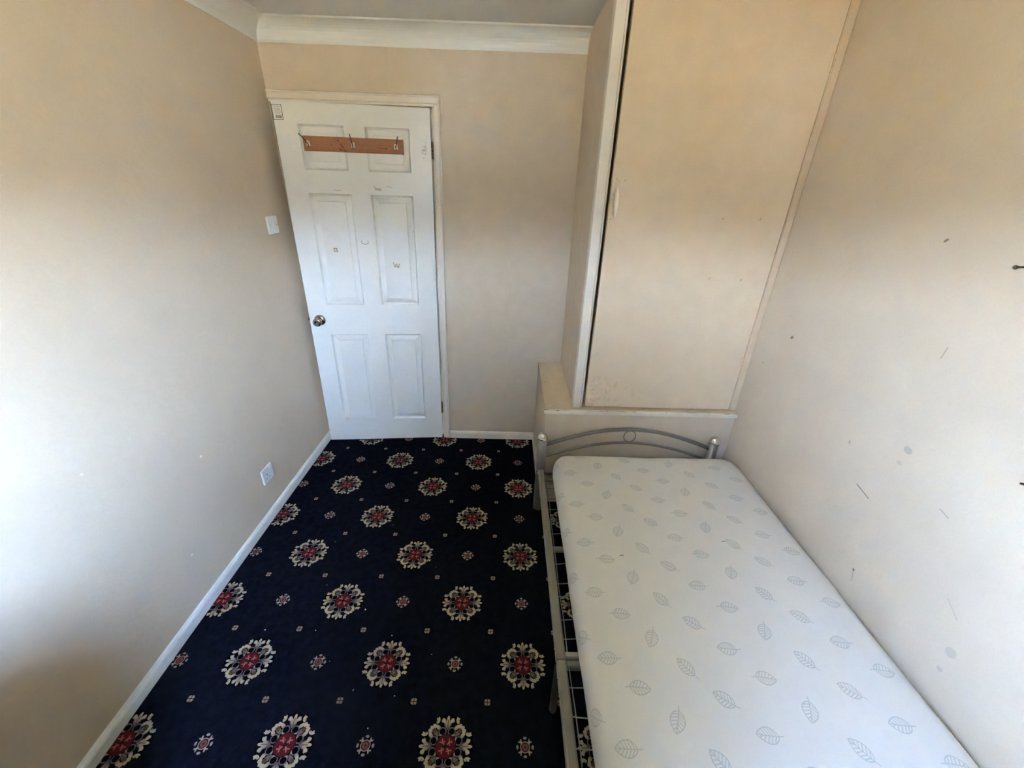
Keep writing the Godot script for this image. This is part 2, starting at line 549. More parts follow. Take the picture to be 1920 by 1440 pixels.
func room_shell():
	# floor: the fitted carpet, its print laid out on the measured grid of medallions
	var st := begin()
	var p := [Vector3(0, 0, ZF), Vector3(W, 0, ZF), Vector3(W, 0, -0.12), Vector3(0, 0, -0.12)]
	var uv := []
	for q in p:
		uv.append(Vector2((q.x - 0.042) / 0.516 + 0.25, (q.z - 1.301) / 0.504 + 0.25))
	quad_uv(st, p, uv)
	var lo := []
	for q in p:
		lo.append(q - Vector3(0, 0.2, 0))
	quad_uv(st, [lo[3], lo[2], lo[1], lo[0]], [uv[0], uv[0], uv[0], uv[0]])
	for k in 4:
		var j := (k + 1) % 4
		quad_uv(st, [lo[k], lo[j], p[j], p[k]], [uv[0], uv[0], uv[0], uv[0]])
	var cm := textured(carpet_image(), 1.0)
	cm.metallic_specular = 0.0
	var pile := noise_img(1024, 1024, 0.35, 9, 2)
	pile.bump_map_to_normal_map(1.0)
	cm.normal_enabled = true
	cm.normal_texture = to_tex(pile)
	cm.normal_scale = 0.6
	st.generate_normals()
	st.generate_tangents()
	var fl := MeshInstance3D.new()
	fl.mesh = st.commit()
	fl.material_override = cm
	fl.name = numbered("floor")
	add_child(fl)
	tag(fl, "navy fitted carpet printed with cream and red medallions", "floor", "", "structure")
	st = begin()
	block(st, Vector3(-0.15, H, -0.3), Vector3(W + 0.15, H + 0.15, ZF + 0.3), 0.0)
	tag(obj("ceiling", st, M.ceiling), "plain white painted ceiling", "ceiling", "", "structure")

	var paint := Color8(222, 202, 177)
	# left wall, 320 px per metre
	var lw := ZF + 0.3
	var img := grained(1060, 740, paint, 0.010, 61, 0.01, 0.2)
	var at := func(z, y): return Vector2((ZF - z) / lw * img.get_width(), (1.0 - y / H) * img.get_height())
	for c in [[1.108, 0.606, 2.0], [1.515, 0.837, 1.2], [1.308, 0.272, 1.6]]:
		blot(img, at.call(c[0], c[1]), Vector2(c[2], c[2] * 0.7), 0.5, Color8(250, 248, 244))
	marked_wall("wall_left", Vector3(0, 0, ZF), Vector3(0, 0, -1), lw, H, Vector3(-0.15, 0, 0), img, 0.75, "long cream wall with the light switch and the socket")
	# right wall
	var ri := grained(2000, 1480, paint, 0.012, 63, 0.006, 0.15)
	var rl := ZF
	var ar := func(z, y): return Vector2(z / rl * ri.get_width(), (1.0 - y / H) * ri.get_height())
	var ink := Color8(92, 72, 50)
	for c in [[1.287, 1.536, 4.5, 2.5, 0.6], [0.834, 1.093, 6.0, 4.0, 0.6], [0.706, 0.923, 4.0, 3.0, 0.3], [1.497, 0.479, 3.0, 3.0, 0.6], [1.281, 0.86, 3.0, 4.5, 0.25]]:
		blot(ri, ar.call(c[0], c[1]), Vector2(c[2], c[3]), -0.6, ink, c[4] * 0.9)
	for c in [[1.427, 1.27, 1.424, 1.237, 2.2, 0.35], [1.373, 0.749, 1.428, 0.736, 2.4, 0.7], [1.497, 0.477, 1.509, 0.441, 2.0, 0.35], [1.615, 0.862, 1.64, 0.855, 2.5, 0.3], [1.74, 0.66, 1.78, 0.63, 1.6, 0.2]]:
		stroke(ri, [ar.call(c[0], c[1]), ar.call(c[2], c[3])], c[4], ink, c[5] * 0.75)
	for c in [[1.465, 0.955, 9.0, 7.0, 0.3], [1.461, 0.905, 6.0, 4.0, 0.2], [1.81, 0.538, 9.0, 10.0, 0.22], [1.813, 0.47, 5.0, 5.0, 0.25]]:
		blot(ri, ar.call(c[0], c[1]), Vector2(c[2], c[3]), 0.2, Color8(120, 112, 112), c[4] * 0.7)
	marked_wall("wall_right", Vector3(W, 0, 0), Vector3(0, 0, 1), rl, H, Vector3(0.15, 0, 0), ri, 0.7, "scuffed cream wall running along the bed")
	# door wall: around the doorway
	wall_box("wall_back", [
		[Vector3(-0.15, 0, -0.12), Vector3(0.004, H, 0)],
		[Vector3(0.004, 2.03, -0.12), Vector3(W, H, 0)],
		[Vector3(0.835, 0, -0.12), Vector3(W, 2.03, 0)]], M.paint, "cream wall with the white panel door")
	wall_box("wall_landing", [[Vector3(-0.15, 0, -0.2), Vector3(1.2, H, -0.125)]], M.paint, "cream wall of the landing behind the door")
	# window wall behind the camera
	var z1 := ZF + 0.20
	wall_box("wall_front", [
		[Vector3(-0.15, 0, ZF), Vector3(W + 0.15, WIN_B, z1)],
		[Vector3(-0.15, WIN_T, ZF), Vector3(W + 0.15, H, z1)],
		[Vector3(-0.15, WIN_B, ZF), Vector3(WIN_L, WIN_T, z1)],
		[Vector3(WIN_R, WIN_B, ZF), Vector3(W + 0.15, WIN_T, z1)]], M.paint, "cream wall around the window, behind the viewer")
	var wn := thing("window_1", Vector3(0, WIN_B, ZF + 0.15))
	st = begin()
	var ww := WIN_R - WIN_L      # one side-hung light
	var wh := WIN_T - WIN_B
	for b in [[0.0, 0.0, ww, 0.04], [0.0, wh - 0.04, ww, wh], [0.0, 0.04, 0.04, wh - 0.04], [ww - 0.04, 0.04, ww, wh - 0.04]]:
		block(st, Vector3(WIN_L + b[0], b[1], 0), Vector3(WIN_L + b[2], b[3], 0.04), 0.004)
	obj("frame", st, M.gloss_white, wn)
	st = begin()
	block(st, Vector3(WIN_L + 0.04, 0.04, 0.018), Vector3(WIN_R - 0.04, wh - 0.04, 0.022), 0.0)
	obj("pane", st, M.glass, wn)
	st = begin()
	block(st, Vector3(WIN_L - 0.04, -0.001, -0.18), Vector3(WIN_R + 0.04, 0.02, 0.0), 0.005)
	obj("sill", st, M.gloss_white, wn)
	tag(wn, "narrow white window with one pane and a painted sill", "window", "", "structure")

	# coving: concave plaster with a small step at the ceiling and at the wall
	var sec := [Vector2(0, 0), Vector2(0, -0.080), Vector2(0.004, -0.080), Vector2(0.007, -0.074)]
	for k in 9:
		var t := k / 8.0 * PI / 2
		sec.append(Vector2(0.092 - 0.083 * cos(t), -0.070 + 0.063 * sin(t)))
	sec.append_array([Vector2(0.100, -0.007), Vector2(0.104, -0.004), Vector2(0.104, 0)])
	st = begin()
	sweep(st, sec, Vector3(0, H, 0), Vector3(XS, H, 0), Vector3(0, 0, 1), 1.0, 0.0)
	tag(obj("trim_1", st, M.coving), "white plaster coving above the door wall", "coving", "", "structure")
	st = begin()
	sweep(st, sec, Vector3(0, H, ZF), Vector3(0, H, 0), Vector3(1, 0, 0), 0.0, 1.0)
	tag(obj("trim_2", st, M.coving), "white plaster coving along the top of the long wall", "coving", "", "structure")
	# skirting
	var sk := [Vector2(0, 0), Vector2(0.016, 0), Vector2(0.016, 0.036), Vector2(0.014, 0.044), Vector2(0.008, 0.051), Vector2(0, 0.054)]
	st = begin()
	sweep(st, sk, Vector3(0, 0, ZF), Vector3(0, 0, 0.0), Vector3(1, 0, 0))
	tag(obj("baseboard_left", st, M.gloss_white), "low white skirting along the carpet edge under the socket", "skirting", "", "structure")
	st = begin()
	sweep(st, sk, Vector3(0.850, 0, 0), Vector3(XB, 0, 0), Vector3(0, 0, 1))
	tag(obj("baseboard_back", st, M.gloss), "low white skirting between the door and the boxing", "skirting", "", "structure")
	st = begin()
	sweep(st, [Vector2(0, 0), Vector2(0.010, 0), Vector2(0.010, 0.046), Vector2(0.006, 0.052), Vector2(0, 0.054)], Vector3(XB, 0, 0), Vector3(XB, 0, ZP + 0.01), Vector3(-1, 0, 0))
	sweep(st, [Vector2(0, 0), Vector2(0.022, 0), Vector2(0.022, 0.022), Vector2(0.012, 0.028), Vector2(0.012, 0.096), Vector2(0.006, 0.103), Vector2(0, 0.104)], Vector3(XB - 0.01, 0, ZP), Vector3(W, 0, ZP), Vector3(0, 0, 1))
	tag(obj("baseboard_boxing", st, M.gloss), "skirting round the foot of the boxing behind the bed", "skirting", "", "structure")
	# boxing over the stairs, its ledge nosing
	st = begin()
	block(st, Vector3(XB, 0, 0), Vector3(W, HP, ZP), 0.004)
	tag(obj("wall_boxing", st, M.paint), "low cream boxed-in ledge behind the headboard", "boxing", "", "structure")
	var rng := RandomNumberGenerator.new()
	rng.seed = 27
	var li := grained(1024, 680, Color8(224, 200, 164), 0.02, 57, 0.01, 0.2)      # 1 px to a millimetre
	for k in 46:
		var q := Vector2(absf(rng.randfn(0, 60)) + 3, rng.randf_range(120, 670)) if k < 26 else Vector2(rng.randf_range(0, 1000), rng.randf_range(652, 680))
		blot(li, q, Vector2(rng.randf_range(1, 5), rng.randf_range(1, 3)), rng.randf() * PI, Color8(150, 116, 78) if k % 3 else Color8(240, 226, 200), rng.randf_range(0.3, 0.8))
	for k in 9:
		blot(li, Vector2(rng.randf_range(60, 960), rng.randf_range(664, 676)), Vector2(rng.randf_range(6, 26), rng.randf_range(1.5, 3.5)), 0, Color8(120, 88, 56), rng.randf_range(0.4, 0.8))
	st = begin()
	var lx := W - XB
	var top4 := [Vector3(XB, HP + 0.0025, ZP - 0.004), Vector3(W, HP + 0.0025, ZP - 0.004), Vector3(W, HP + 0.0025, 0), Vector3(XB, HP + 0.0025, 0)]
	var uv4 := [Vector2(0, ZP / 0.68), Vector2(lx / 1.024, ZP / 0.68), Vector2(lx / 1.024, 0), Vector2(0, 0)]
	quad_uv(st, top4, uv4)
	for k in 4:
		var j := (k + 1) % 4
		quad_uv(st, [top4[k] - Vector3(0, 0.003, 0), top4[j] - Vector3(0, 0.003, 0), top4[j], top4[k]], [uv4[k], uv4[j], uv4[j], uv4[k]])
	var lp := textured(li, 0.5)
	tag(obj("trim_3", st, lp), "worn cream painted board on top of the ledge", "ledge", "", "structure")
	var ni := grained(1024, 64, Color8(233, 219, 202), 0.015, 58, 0.02, 0.2)
	for q in [[70, 14, 8, 4], [108, 6, 4, 3], [236, 9, 5, 3], [300, 10, 16, 3], [330, 8, 8, 3], [404, 9, 22, 2.5], [470, 10, 12, 2.5], [640, 12, 4, 3], [760, 8, 14, 2.5], [862, 10, 5, 3], [960, 10, 16, 4], [10, 6, 18, 5]]:
		blot(ni, Vector2(q[0], q[1]), Vector2(q[2], q[3]), rng.randf_range(-0.1, 0.1), Color8(112, 82, 52), 0.75)
	for k in 14:
		blot(ni, Vector2(rng.randf_range(0, 1024), rng.randf_range(14, 60)), Vector2(rng.randf_range(1, 6), rng.randf_range(0.8, 2)), 0, Color8(196, 172, 140), 0.5)
	st = begin()
	var nz := ZP + 0.011
	var ny := HP - 0.001
	var rows := [[ny, ZP - 0.004, 0.0], [ny, nz - 0.004, 0.24], [ny - 0.0012, nz - 0.0012, 0.32], [ny - 0.004, nz, 0.40], [ny - 0.017, nz, 0.90], [ny - 0.020, nz - 0.003, 0.98], [ny - 0.020, ZP - 0.002, 1.0]]
	for k in rows.size() - 1:
		var a: Array = rows[k]
		var c: Array = rows[k + 1]
		quad_uv(st, [Vector3(XB - 0.008, c[0], c[1]), Vector3(W, c[0], c[1]), Vector3(W, a[0], a[1]), Vector3(XB - 0.008, a[0], a[1])], [Vector2(0, c[2]), Vector2(0.99, c[2]), Vector2(0.99, a[2]), Vector2(0, a[2])])
	for e in [XB - 0.008, W]:
		for k in range(1, rows.size() - 1):
			var f := [Vector3(e, rows[0][0], rows[0][1]), Vector3(e, rows[k + 1][0], rows[k + 1][1]), Vector3(e, rows[k][0], rows[k][1])]
			if e < W: f.reverse()
			for v in [f[0], f[2], f[1]]:
				st.set_uv(Vector2(0.5, 0.7))
				st.add_vertex(v)
	tag(obj("trim_5", st, textured(ni, 0.4)), "chipped wooden nosing along the front of the ledge", "nosing", "", "structure")

# ---------------------------------------------------------------- cupboard over the boxing
func cupboard():
	var c := thing("cupboard", Vector3(XS, HP, 0))
	var top := H - HP
	var w := W - XS
	var st := begin()
	block(st, Vector3(0, 0, 0), Vector3(0.02, top, ZC - 0.004), 0.002)
	obj("side_panel", st, M.paint, c)
	st = begin()
	block(st, Vector3(0.02, 0.01, 0.0), Vector3(w, top, 0.03), 0.0)
	obj("back_panel", st, M.board, c)
	# frame: two uprights and the head; the left one with a stop bead
	st = begin()
	block(st, Vector3(-0.004, 0, ZC - 0.045), Vector3(0.038, top, ZC), 0.003)
	obj("frame", st, M.gloss, c)
	st = begin()
	block(st, Vector3(0.038, 0, ZC - 0.05), Vector3(0.047, top, ZC - 0.006), 0.002)
	obj("stop_bead", st, M.gloss, c)
	st = begin()
	block(st, Vector3(2.4250 - XS, 0, ZC - 0.045), Vector3(w, top, ZC + 0.002), 0.004)
	obj("frame", st, M.cream, c)
	st = begin()
	block(st, Vector3(0.047, top - 0.018, ZC - 0.045), Vector3(2.4250 - XS, top, ZC), 0.003)
	obj("frame", st, M.gloss, c)
	# the plain flush door, its face with its own marks
	var d := thing("x", Vector3.ZERO)
	taken.erase("x")
	remove_child(d)
	d.name = "door"
	c.add_child(d)
	var x0 := 1.6575 - XS
	var x1 := 2.4180 - XS
	var y0 := 0.013
	var y1 := top - 0.022
	st = begin()
	var img := grained(640, 1400, Color8(226, 200, 168), 0.014, 71, 0.008, 0.15, Color(0.9, 1.0, 1.4))
	var at := func(x, y): return Vector2((x - 1.6575) / 0.762 * img.get_width(), (1.0 - (y - HP - y0) / (y1 - y0)) * img.get_height())
	for k in [[2.15, 1.541, 3.0, 0.35], [2.313, 1.544, 3.2, 0.35], [2.154, 1.289, 4.0, 0.25], [2.30, 1.286, 4.0, 0.3], [1.71, 1.675, 2.5, 0.35]]:
		blot(img, at.call(k[0], k[1]), Vector2(k[2], k[2] * 1.5), 0.6, Color8(140, 112, 84), k[3])
	var rng := RandomNumberGenerator.new()
	rng.seed = 19
	for k in 90:     # dirty finger marks and rubbed paint near the bottom corner and the handle
		var q: Vector2 = at.call(1.66 + abs(rng.randfn(0, 0.10)), 0.615 + abs(rng.randfn(0, 0.09)))
		blot(img, q, Vector2(rng.randf_range(3, 18), rng.randf_range(2, 9)), rng.randf() * PI, Color8(150, 134, 112), rng.randf_range(0.02, 0.09))
	for k in 30:
		var q: Vector2 = at.call(1.664 + abs(rng.randfn(0, 0.012)), rng.randf_range(1.50, 1.68))
		blot(img, q, Vector2(rng.randf_range(1.5, 4), rng.randf_range(2, 7)), rng.randf() * PI, Color8(150, 128, 100), rng.randf_range(0.06, 0.2))
	var r := 0.010
	var out := []
	for k in 5:
		var t := PI + k / 4.0 * PI / 2
		out.append(Vector2(x0 + r + r * cos(t), y0 + r + r * sin(t)))
	out.append_array([Vector2(x1, y0), Vector2(x1, y1), Vector2(x0, y1)])
	var zf := ZC + 0.003
	var zb := ZC - 0.022
	var ids := Geometry2D.triangulate_polygon(PackedVector2Array(out))
	for k in range(0, ids.size(), 3):
		var tp := [out[ids[k]], out[ids[k + 1]], out[ids[k + 2]]]
		if (tp[1] - tp[0]).cross(tp[2] - tp[0]) < 0: tp.reverse()
		for e in [0, 2, 1]:
			st.set_uv(Vector2((tp[e].x - x0) / (x1 - x0), 1.0 - (tp[e].y - y0) / (y1 - y0)))
			st.add_vertex(Vector3(tp[e].x, tp[e].y, zf))
		for e in [0, 1, 2]:
			st.set_uv(Vector2(0.5, 0.1))
			st.add_vertex(Vector3(tp[e].x, tp[e].y, zb))
	for k in out.size():
		var a: Vector2 = out[k]
		var b: Vector2 = out[(k + 1) % out.size()]
		var z := Vector2(0.5, 0.1)
		quad_uv(st, [Vector3(a.x, a.y, zb), Vector3(b.x, b.y, zb), Vector3(b.x, b.y, zf), Vector3(a.x, a.y, zf)], [z, z, z, z])
	var m := textured(img, 0.42)
	obj("door_panel", st, m, d)
	# boat shaped pull on two short feet
	st = begin(true)
	var n := 16
	var ring := []
	for i in n + 1:
		var t := i / float(n) * 2.0 - 1.0
		var rr := 0.0118 * pow(maxf(1.0 - t * t, 0.0), 0.62) + 0.0003
		var row := []
		for k in 12:
			var a := TAU * k / 12
			row.append(Vector3(1.680 - XS + cos(a) * rr - t * 0.001, 1.5935 - HP + t * 0.0635, zf + 0.020 + sin(a) * rr * 0.75 - t * t * 0.004))
		ring.append(row)
	for i in n:
		for k in 12:
			var j := (k + 1) % 12
			quad(st, ring[i][j], ring[i][k], ring[i + 1][k], ring[i + 1][j])
	for s in [-1, 1]:
		lathe(st, [Vector2(0.0065, 0), Vector2(0.0045, 0.004), Vector2(0.004, 0.018)], Vector3(1.680 - XS, 1.5935 - HP + s * 0.034, zf - 0.0005), Basis(Vector3(1, 0, 0), PI / 2), 12)
	obj("handle", st, M.pull, d)
	# painted butt hinges in the gap on the right
	for y in [0.850, 2.056]:
		st = begin(true)
		for k in 3:
			lathe(st, [Vector2(0, 0), Vector2(0.0042, 0.0005), Vector2(0.0042, 0.0185), Vector2(0, 0.019)], Vector3(2.4215 - XS, y - HP + k * 0.0195, zf + 0.001), Basis.IDENTITY, 10)
		block(st, Vector3(2.409 - XS, y - HP, zf - 0.001), Vector3(2.4195 - XS, y - HP + 0.058, zf + 0.0015), 0.0005)
		obj("hinge", st, M.cream, d)
	tag(c, "tall cream built-in cupboard above the ledge with a flush door", "cupboard")

# ---------------------------------------------------------------- the room door
const DOOR_A := 0.0870

func door():
	# frame: lining and architrave, leaning with the door
	var st := begin()
	block(st, Vector3(0.8035, 0, -0.10), Vector3(0.814, 1.992, 0.012), 0.002, true)      # hinge jamb
	block(st, Vector3(-0.012, 0, -0.10), Vector3(0.012, 1.992, 0.0), 0.002, true)
	block(st, Vector3(-0.02, 1.992, -0.10), Vector3(0.813, 2.005, 0.012), 0.002, true)
	block(st, Vector3(0.785, 0, -0.09), Vector3(0.802, 1.985, -0.030), 0.002, true)     # stops
	block(st, Vector3(0.0, 1.975, -0.09), Vector3(0.80, 1.994, -0.030), 0.002, true)
	# architrave in two steps
	block(st, Vector3(0.811, 0, -0.001), Vector3(0.845, 2.004, 0.016), 0.003, true)
	block(st, Vector3(0.834, 0, 0.010), Vector3(0.8465, 2.020, 0.020), 0.004, true)
	block(st, Vector3(-0.024, 2.003, -0.001), Vector3(0.845, 2.040, 0.016), 0.003, true)
	block(st, Vector3(-0.024, 2.029, 0.010), Vector3(0.8465, 2.042, 0.020), 0.004, true)
	tag(obj("trim_4", st, M.gloss), "cream painted door frame with a narrow architrave", "door frame", "", "structure")

	var d := thing("door_1", Vector3(0.797, 0, 0.019), DOOR_A)
	var DW := 0.7725      # measured across the leaf
	var y0 := 0.008
	var y1 := 1.986
	var L := func(u, y, w): return Vector3(-u + LEAN * y, y, w)
	# picture of the painted face with its marks
	var img := grained(520, 1320, Color8(236, 231, 222), 0.008, 81, 0.01, 0.2)
	var U := func(u, y): return Vector2((1.0 - u / DW) * img.get_width(), (1.0 - (y - y0) / (y1 - y0)) * img.get_height())
	var P := func(u, y): return U.call(u + LEAN * y, y)        # from points read off the photo's upright frame
	var rub := Color8(176, 156, 122)
	stroke(img, [P.call(0.505, 1.597), P.call(0.49, 1.592), P.call(0.468, 1.596)], 2.2, rub, 0.6)
	stroke(img, [P.call(0.293, 1.619), P.call(0.289, 1.605), P.call(0.262, 1.602)], 5.0, rub, 0.45)
	blot(img, P.call(0.272, 1.606), Vector2(10, 4), 0.1, rub, 0.5)
	stroke(img, [P.call(0.228, 1.622), P.call(0.202, 1.617)], 2.0, rub, 0.6)
	var brown := Color8(168, 138, 96)
	var sq := [P.call(0.554, 1.295), P.call(0.539, 1.294), P.call(0.538, 1.279), P.call(0.553, 1.279), P.call(0.554, 1.295)]
	stroke(img, sq, 4.0, brown, 0.85)
	var grey := Color8(178, 170, 160)
	stroke(img, [P.call(0.395, 1.34), P.call(0.395, 1.325), P.call(0.376, 1.320), P.call(0.361, 1.326), P.call(0.361, 1.338)], 3.5, grey, 0.8)
	stroke(img, [P.call(0.232, 1.222), P.call(0.224, 1.198), P.call(0.214, 1.214), P.call(0.206, 1.196), P.call(0.197, 1.214)], 4.0, brown, 0.6)
	stroke(img, [P.call(0.226, 1.200), P.call(0.200, 1.197)], 5.0, brown, 0.5)
	var rng := RandomNumberGenerator.new()
	rng.seed = 4
	for k in 26:      # greasy dirt by the upper hinge
		blot(img, P.call(0.006 + abs(rng.randfn(0, 0.018)), rng.randfn(1.79, 0.03)), Vector2(rng.randf_range(1, 4), rng.randf_range(1, 5)), rng.randf() * PI, Color8(120, 96, 66), rng.randf_range(0.05, 0.28))
	for k in 24:      # small knocks and drips
		blot(img, P.call(rng.randf_range(0.02, 0.75), rng.randf_range(0.05, 1.9)), Vector2(1.2, rng.randf_range(1, 2.5)), 0, Color8(170, 160, 146), 0.5)
	st = begin()
	var face := func(pts: Array):
		var q := []
		var uv := []
		for p in pts:
			q.append(L.call(p.x, p.y, p.z))
			uv.append(Vector2(1.0 - p.x / DW, 1.0 - (p.y - y0) / (y1 - y0)))
		quad_uv(st, q, uv)
	var us := [0.0040, 0.1135, 0.3355, 0.4390, 0.6620, DW]
	var ys := [y0, 0.169, 0.783, 0.971, 1.577, 1.689, 1.892, y1]
	var prof := [[0.0, 0.0], [0.0025, -0.005], [0.007, -0.0105], [0.012, -0.0125], [0.015, -0.0120], [0.037, -0.0050], [0.0383, -0.0014], [0.041, -0.0006]]
	for i in us.size() - 1:
		for j in ys.size() - 1:
			var a: float = us[i]
			var b: float = us[i + 1]
			var e: float = ys[j]
			var f: float = ys[j + 1]
			var panel := (i == 1 or i == 3) and (j == 1 or j == 3 or j == 5)
			if not panel:
				face.call([Vector3(b, e, 0), Vector3(a, e, 0), Vector3(a, f, 0), Vector3(b, f, 0)])
				continue
			for k in prof.size() - 1:
				var p: float = prof[k][0]
				var h: float = prof[k][1]
				var q: float = prof[k + 1][0]
				var g: float = prof[k + 1][1]
				face.call([Vector3(b - p, e + p, h), Vector3(a + p, e + p, h), Vector3(a + q, e + q, g), Vector3(b - q, e + q, g)])
				face.call([Vector3(a + p, e + p, h), Vector3(a + p, f - p, h), Vector3(a + q, f - q, g), Vector3(a + q, e + q, g)])
				face.call([Vector3(a + p, f - p, h), Vector3(b - p, f - p, h), Vector3(b - q, f - q, g), Vector3(a + q, f - q, g)])
				face.call([Vector3(b - p, f - p, h), Vector3(b - p, e + p, h), Vector3(b - q, e + q, g), Vector3(b - q, f - q, g)])
			var z: float = prof[-1][0]
			var zz: float = prof[-1][1]
			face.call([Vector3(b - z, e + z, zz), Vector3(a + z, e + z, zz), Vector3(a + z, f - z, zz), Vector3(b - z, f - z, zz)])
	var T := 0.035
	face.call([Vector3(us[0], y0, -T), Vector3(DW, y0, -T), Vector3(DW, y1, -T), Vector3(us[0], y1, -T)])
	face.call([Vector3(DW, y0, -T), Vector3(DW, y0, 0), Vector3(DW, y1, 0), Vector3(DW, y1, -T)])
	face.call([Vector3(us[0], y0, 0), Vector3(us[0], y0, -T), Vector3(us[0], y1, -T), Vector3(us[0], y1, 0)])
	face.call([Vector3(DW, y1, 0), Vector3(us[0], y1, 0), Vector3(us[0], y1, -T), Vector3(DW, y1, -T)])
	face.call([Vector3(DW, y0, -T), Vector3(us[0], y0, -T), Vector3(us[0], y0, 0), Vector3(DW, y0, 0)])
	var m := textured(img, 0.32)
	var ng := noise_img(256, 1024, 0.02, 33, 3)
	ng.resize(1024, 1024)
	ng.bump_map_to_normal_map(1.2)
	m.normal_enabled = true
	m.normal_texture = to_tex(ng)
	m.normal_scale = 0.25
	st.generate_normals()
	st.generate_tangents()
	var lf := MeshInstance3D.new()
	lf.mesh = st.commit()
	lf.material_override = m
	lf.name = "door_leaf"
	d.add_child(lf)
	# knob on its rose
	var kb := Basis(Vector3(1, 0, 0), PI / 2)
	st = begin(true)
	lathe(st, [Vector2(0.0, 0.0), Vector2(0.033, 0.0), Vector2(0.033, 0.004), Vector2(0.029, 0.009), Vector2(0.018, 0.012), Vector2(0.0, 0.012)], L.call(0.712, 0.875, 0.0), kb, 32)
	var rose := obj("rose", st, M.nickel, d)
	st = begin(true)
	lathe(st, [Vector2(0.0, 0.010), Vector2(0.013, 0.011), Vector2(0.0115, 0.022), Vector2(0.016, 0.030), Vector2(0.0245, 0.038), Vector2(0.0265, 0.048), Vector2(0.0245, 0.057), Vector2(0.018, 0.062), Vector2(0.011, 0.0632), Vector2(0.0105, 0.061), Vector2(0.0, 0.061)], L.call(0.712, 0.875, 0.0), kb, 32)
	obj("door_knob", st, M.nickel, d)
	st = begin()
	block(st, L.call(0.0, 0.852, -0.029) + Vector3(-DW - 0.0015, 0, 0), L.call(0.0, 0.906, -0.006) + Vector3(-DW + 0.001, 0, 0), 0.0004)
	block(st, L.call(0.0, 0.870, -0.022) + Vector3(-DW - 0.010, 0, 0), L.call(0.0, 0.886, -0.004) + Vector3(-DW, 0, 0), 0.002)
	obj("latch", st, M.iron, d)
	# hinges: knuckles in the gap
	for y in [0.213, 1.757]:
		st = begin(true)
		for k in 5:
			lathe(st, [Vector2(0, 0), Vector2(0.0064, 0.0006), Vector2(0.0064, 0.0148), Vector2(0, 0.0154)], L.call(-0.0035, y + k * 0.0165, 0.003), Basis.IDENTITY, 12)
		obj("hinge", st, M.hinge, d)
	# small printed label in the top corner
	var si := Image.create(144, 196, false, Image.FORMAT_RGB8)
	si.fill(Color8(232, 228, 216))
	var blk := Color8(52, 44, 36)
	si.fill_rect(Rect2i(0, 0, 144, 7), blk)
	si.fill_rect(Rect2i(0, 189, 144, 7), blk)
	si.fill_rect(Rect2i(0, 0, 7, 196), blk)
	si.fill_rect(Rect2i(137, 0, 7, 196), blk)
	rng.seed = 8
	for row in [[22, 9, 20, 118], [46, 4, 22, 108], [56, 5, 24, 118], [64, 3, 24, 116], [80, 4, 34, 70], [80, 4, 82, 116], [92, 4, 36, 68], [94, 4, 84, 118], [104, 4, 40, 72], [106, 4, 84, 116], [116, 4, 44, 76], [118, 4, 88, 114]]:
		var x: int = row[2]
		while x < row[3]:
			var ww := rng.randi_range(3, 9)
			si.fill_rect(Rect2i(x, row[0], ww, row[1]), Color8(104, 94, 80))
			x += ww + rng.randi_range(2, 4)
	var bx := 42
	while bx < 122:
		var bw := rng.randi_range(2, 7)
		si.fill_rect(Rect2i(bx, 136, bw, 40), blk)
		bx += bw + rng.randi_range(2, 5)
	st = begin()
	var s4 := [Vector2(0.775, 1.905), Vector2(0.728, 1.905), Vector2(0.728, 1.970), Vector2(0.775, 1.970)]
	var sp := []
	var sb := []
	for q in s4:
		sp.append(L.call(q.x - 0.0025, q.y, 0.0008))
		sb.append(L.call(q.x - 0.0025, q.y, -0.0002))
	quad_uv(st, sp, [Vector2(0, 1), Vector2(1, 1), Vector2(1, 0), Vector2(0, 0)])
	for k in 4:
		var j := (k + 1) % 4
		quad_uv(st, [sb[k], sb[j], sp[j], sp[k]], [Vector2(0.5, 0.3), Vector2(0.5, 0.3), Vector2(0.5, 0.3), Vector2(0.5, 0.3)])
	obj("sticker", st, textured(si, 0.6), d).set_meta("label", "small white printed label with a black border and bar code")
	tag(d, "white six panel door standing slightly open", "door", "", "structure")

	# coat rack screwed across the upper panels
	var cr := thing("coat_rack", Vector3(0.797, 0, 0.019), DOOR_A)
	st = begin()
	var wood := grained(768, 128, Color8(168, 108, 66), 0.05, 91, 0.02, 0.3, Color(1.0, 1.1, 1.3))
	for k in 46:
		var yy := rng.randf_range(0, 128)
		var pts := []
		for q in 13:
			pts.append(Vector2(q * 64.0, yy + sin(q * 0.6 + k) * 3.0 + rng.randf_range(-1, 1)))
		stroke(wood, pts, rng.randf_range(0.8, 2.4), Color8(136, 74, 40), rng.randf_range(0.12, 0.4))
	for q in [[266, 30, 9, 6], [285, 66, 11, 7], [296, 84, 14, 8], [280, 108, 12, 9], [310, 116, 14, 6], [210, 70, 6, 6], [178, 66, 4, 4], [634, 84, 7, 6]]:
		blot(wood, Vector2(q[0], q[1]), Vector2(q[2], q[3]), 0.5, Color8(96, 42, 18), 0.75)
	stroke(wood, [Vector2(552, 80), Vector2(590, 83), Vector2(634, 84)], 3.5, Color8(96, 46, 22), 0.8)
	var B0 := Vector2(0.643, 1.774)
	var B1 := Vector2(0.145, 1.841)
	var bp := []
	var bb := []
	for q in [Vector2(B0.x, B0.y), Vector2(B1.x, B0.y), Vector2(B1.x, B1.y), Vector2(B0.x, B1.y)]:
		bp.append(Vector3(-q.x + 0.0235, q.y, 0.0155))
		bb.append(Vector3(-q.x + 0.0235, q.y, 0.0003))
	quad_uv(st, bp, [Vector2(0, 1), Vector2(1, 1), Vector2(1, 0), Vector2(0, 0)])
	quad_uv(st, [bb[1], bb[0], bb[3], bb[2]], [Vector2(0, 0.95), Vector2(1, 0.95), Vector2(1, 0.9), Vector2(0, 0.9)])
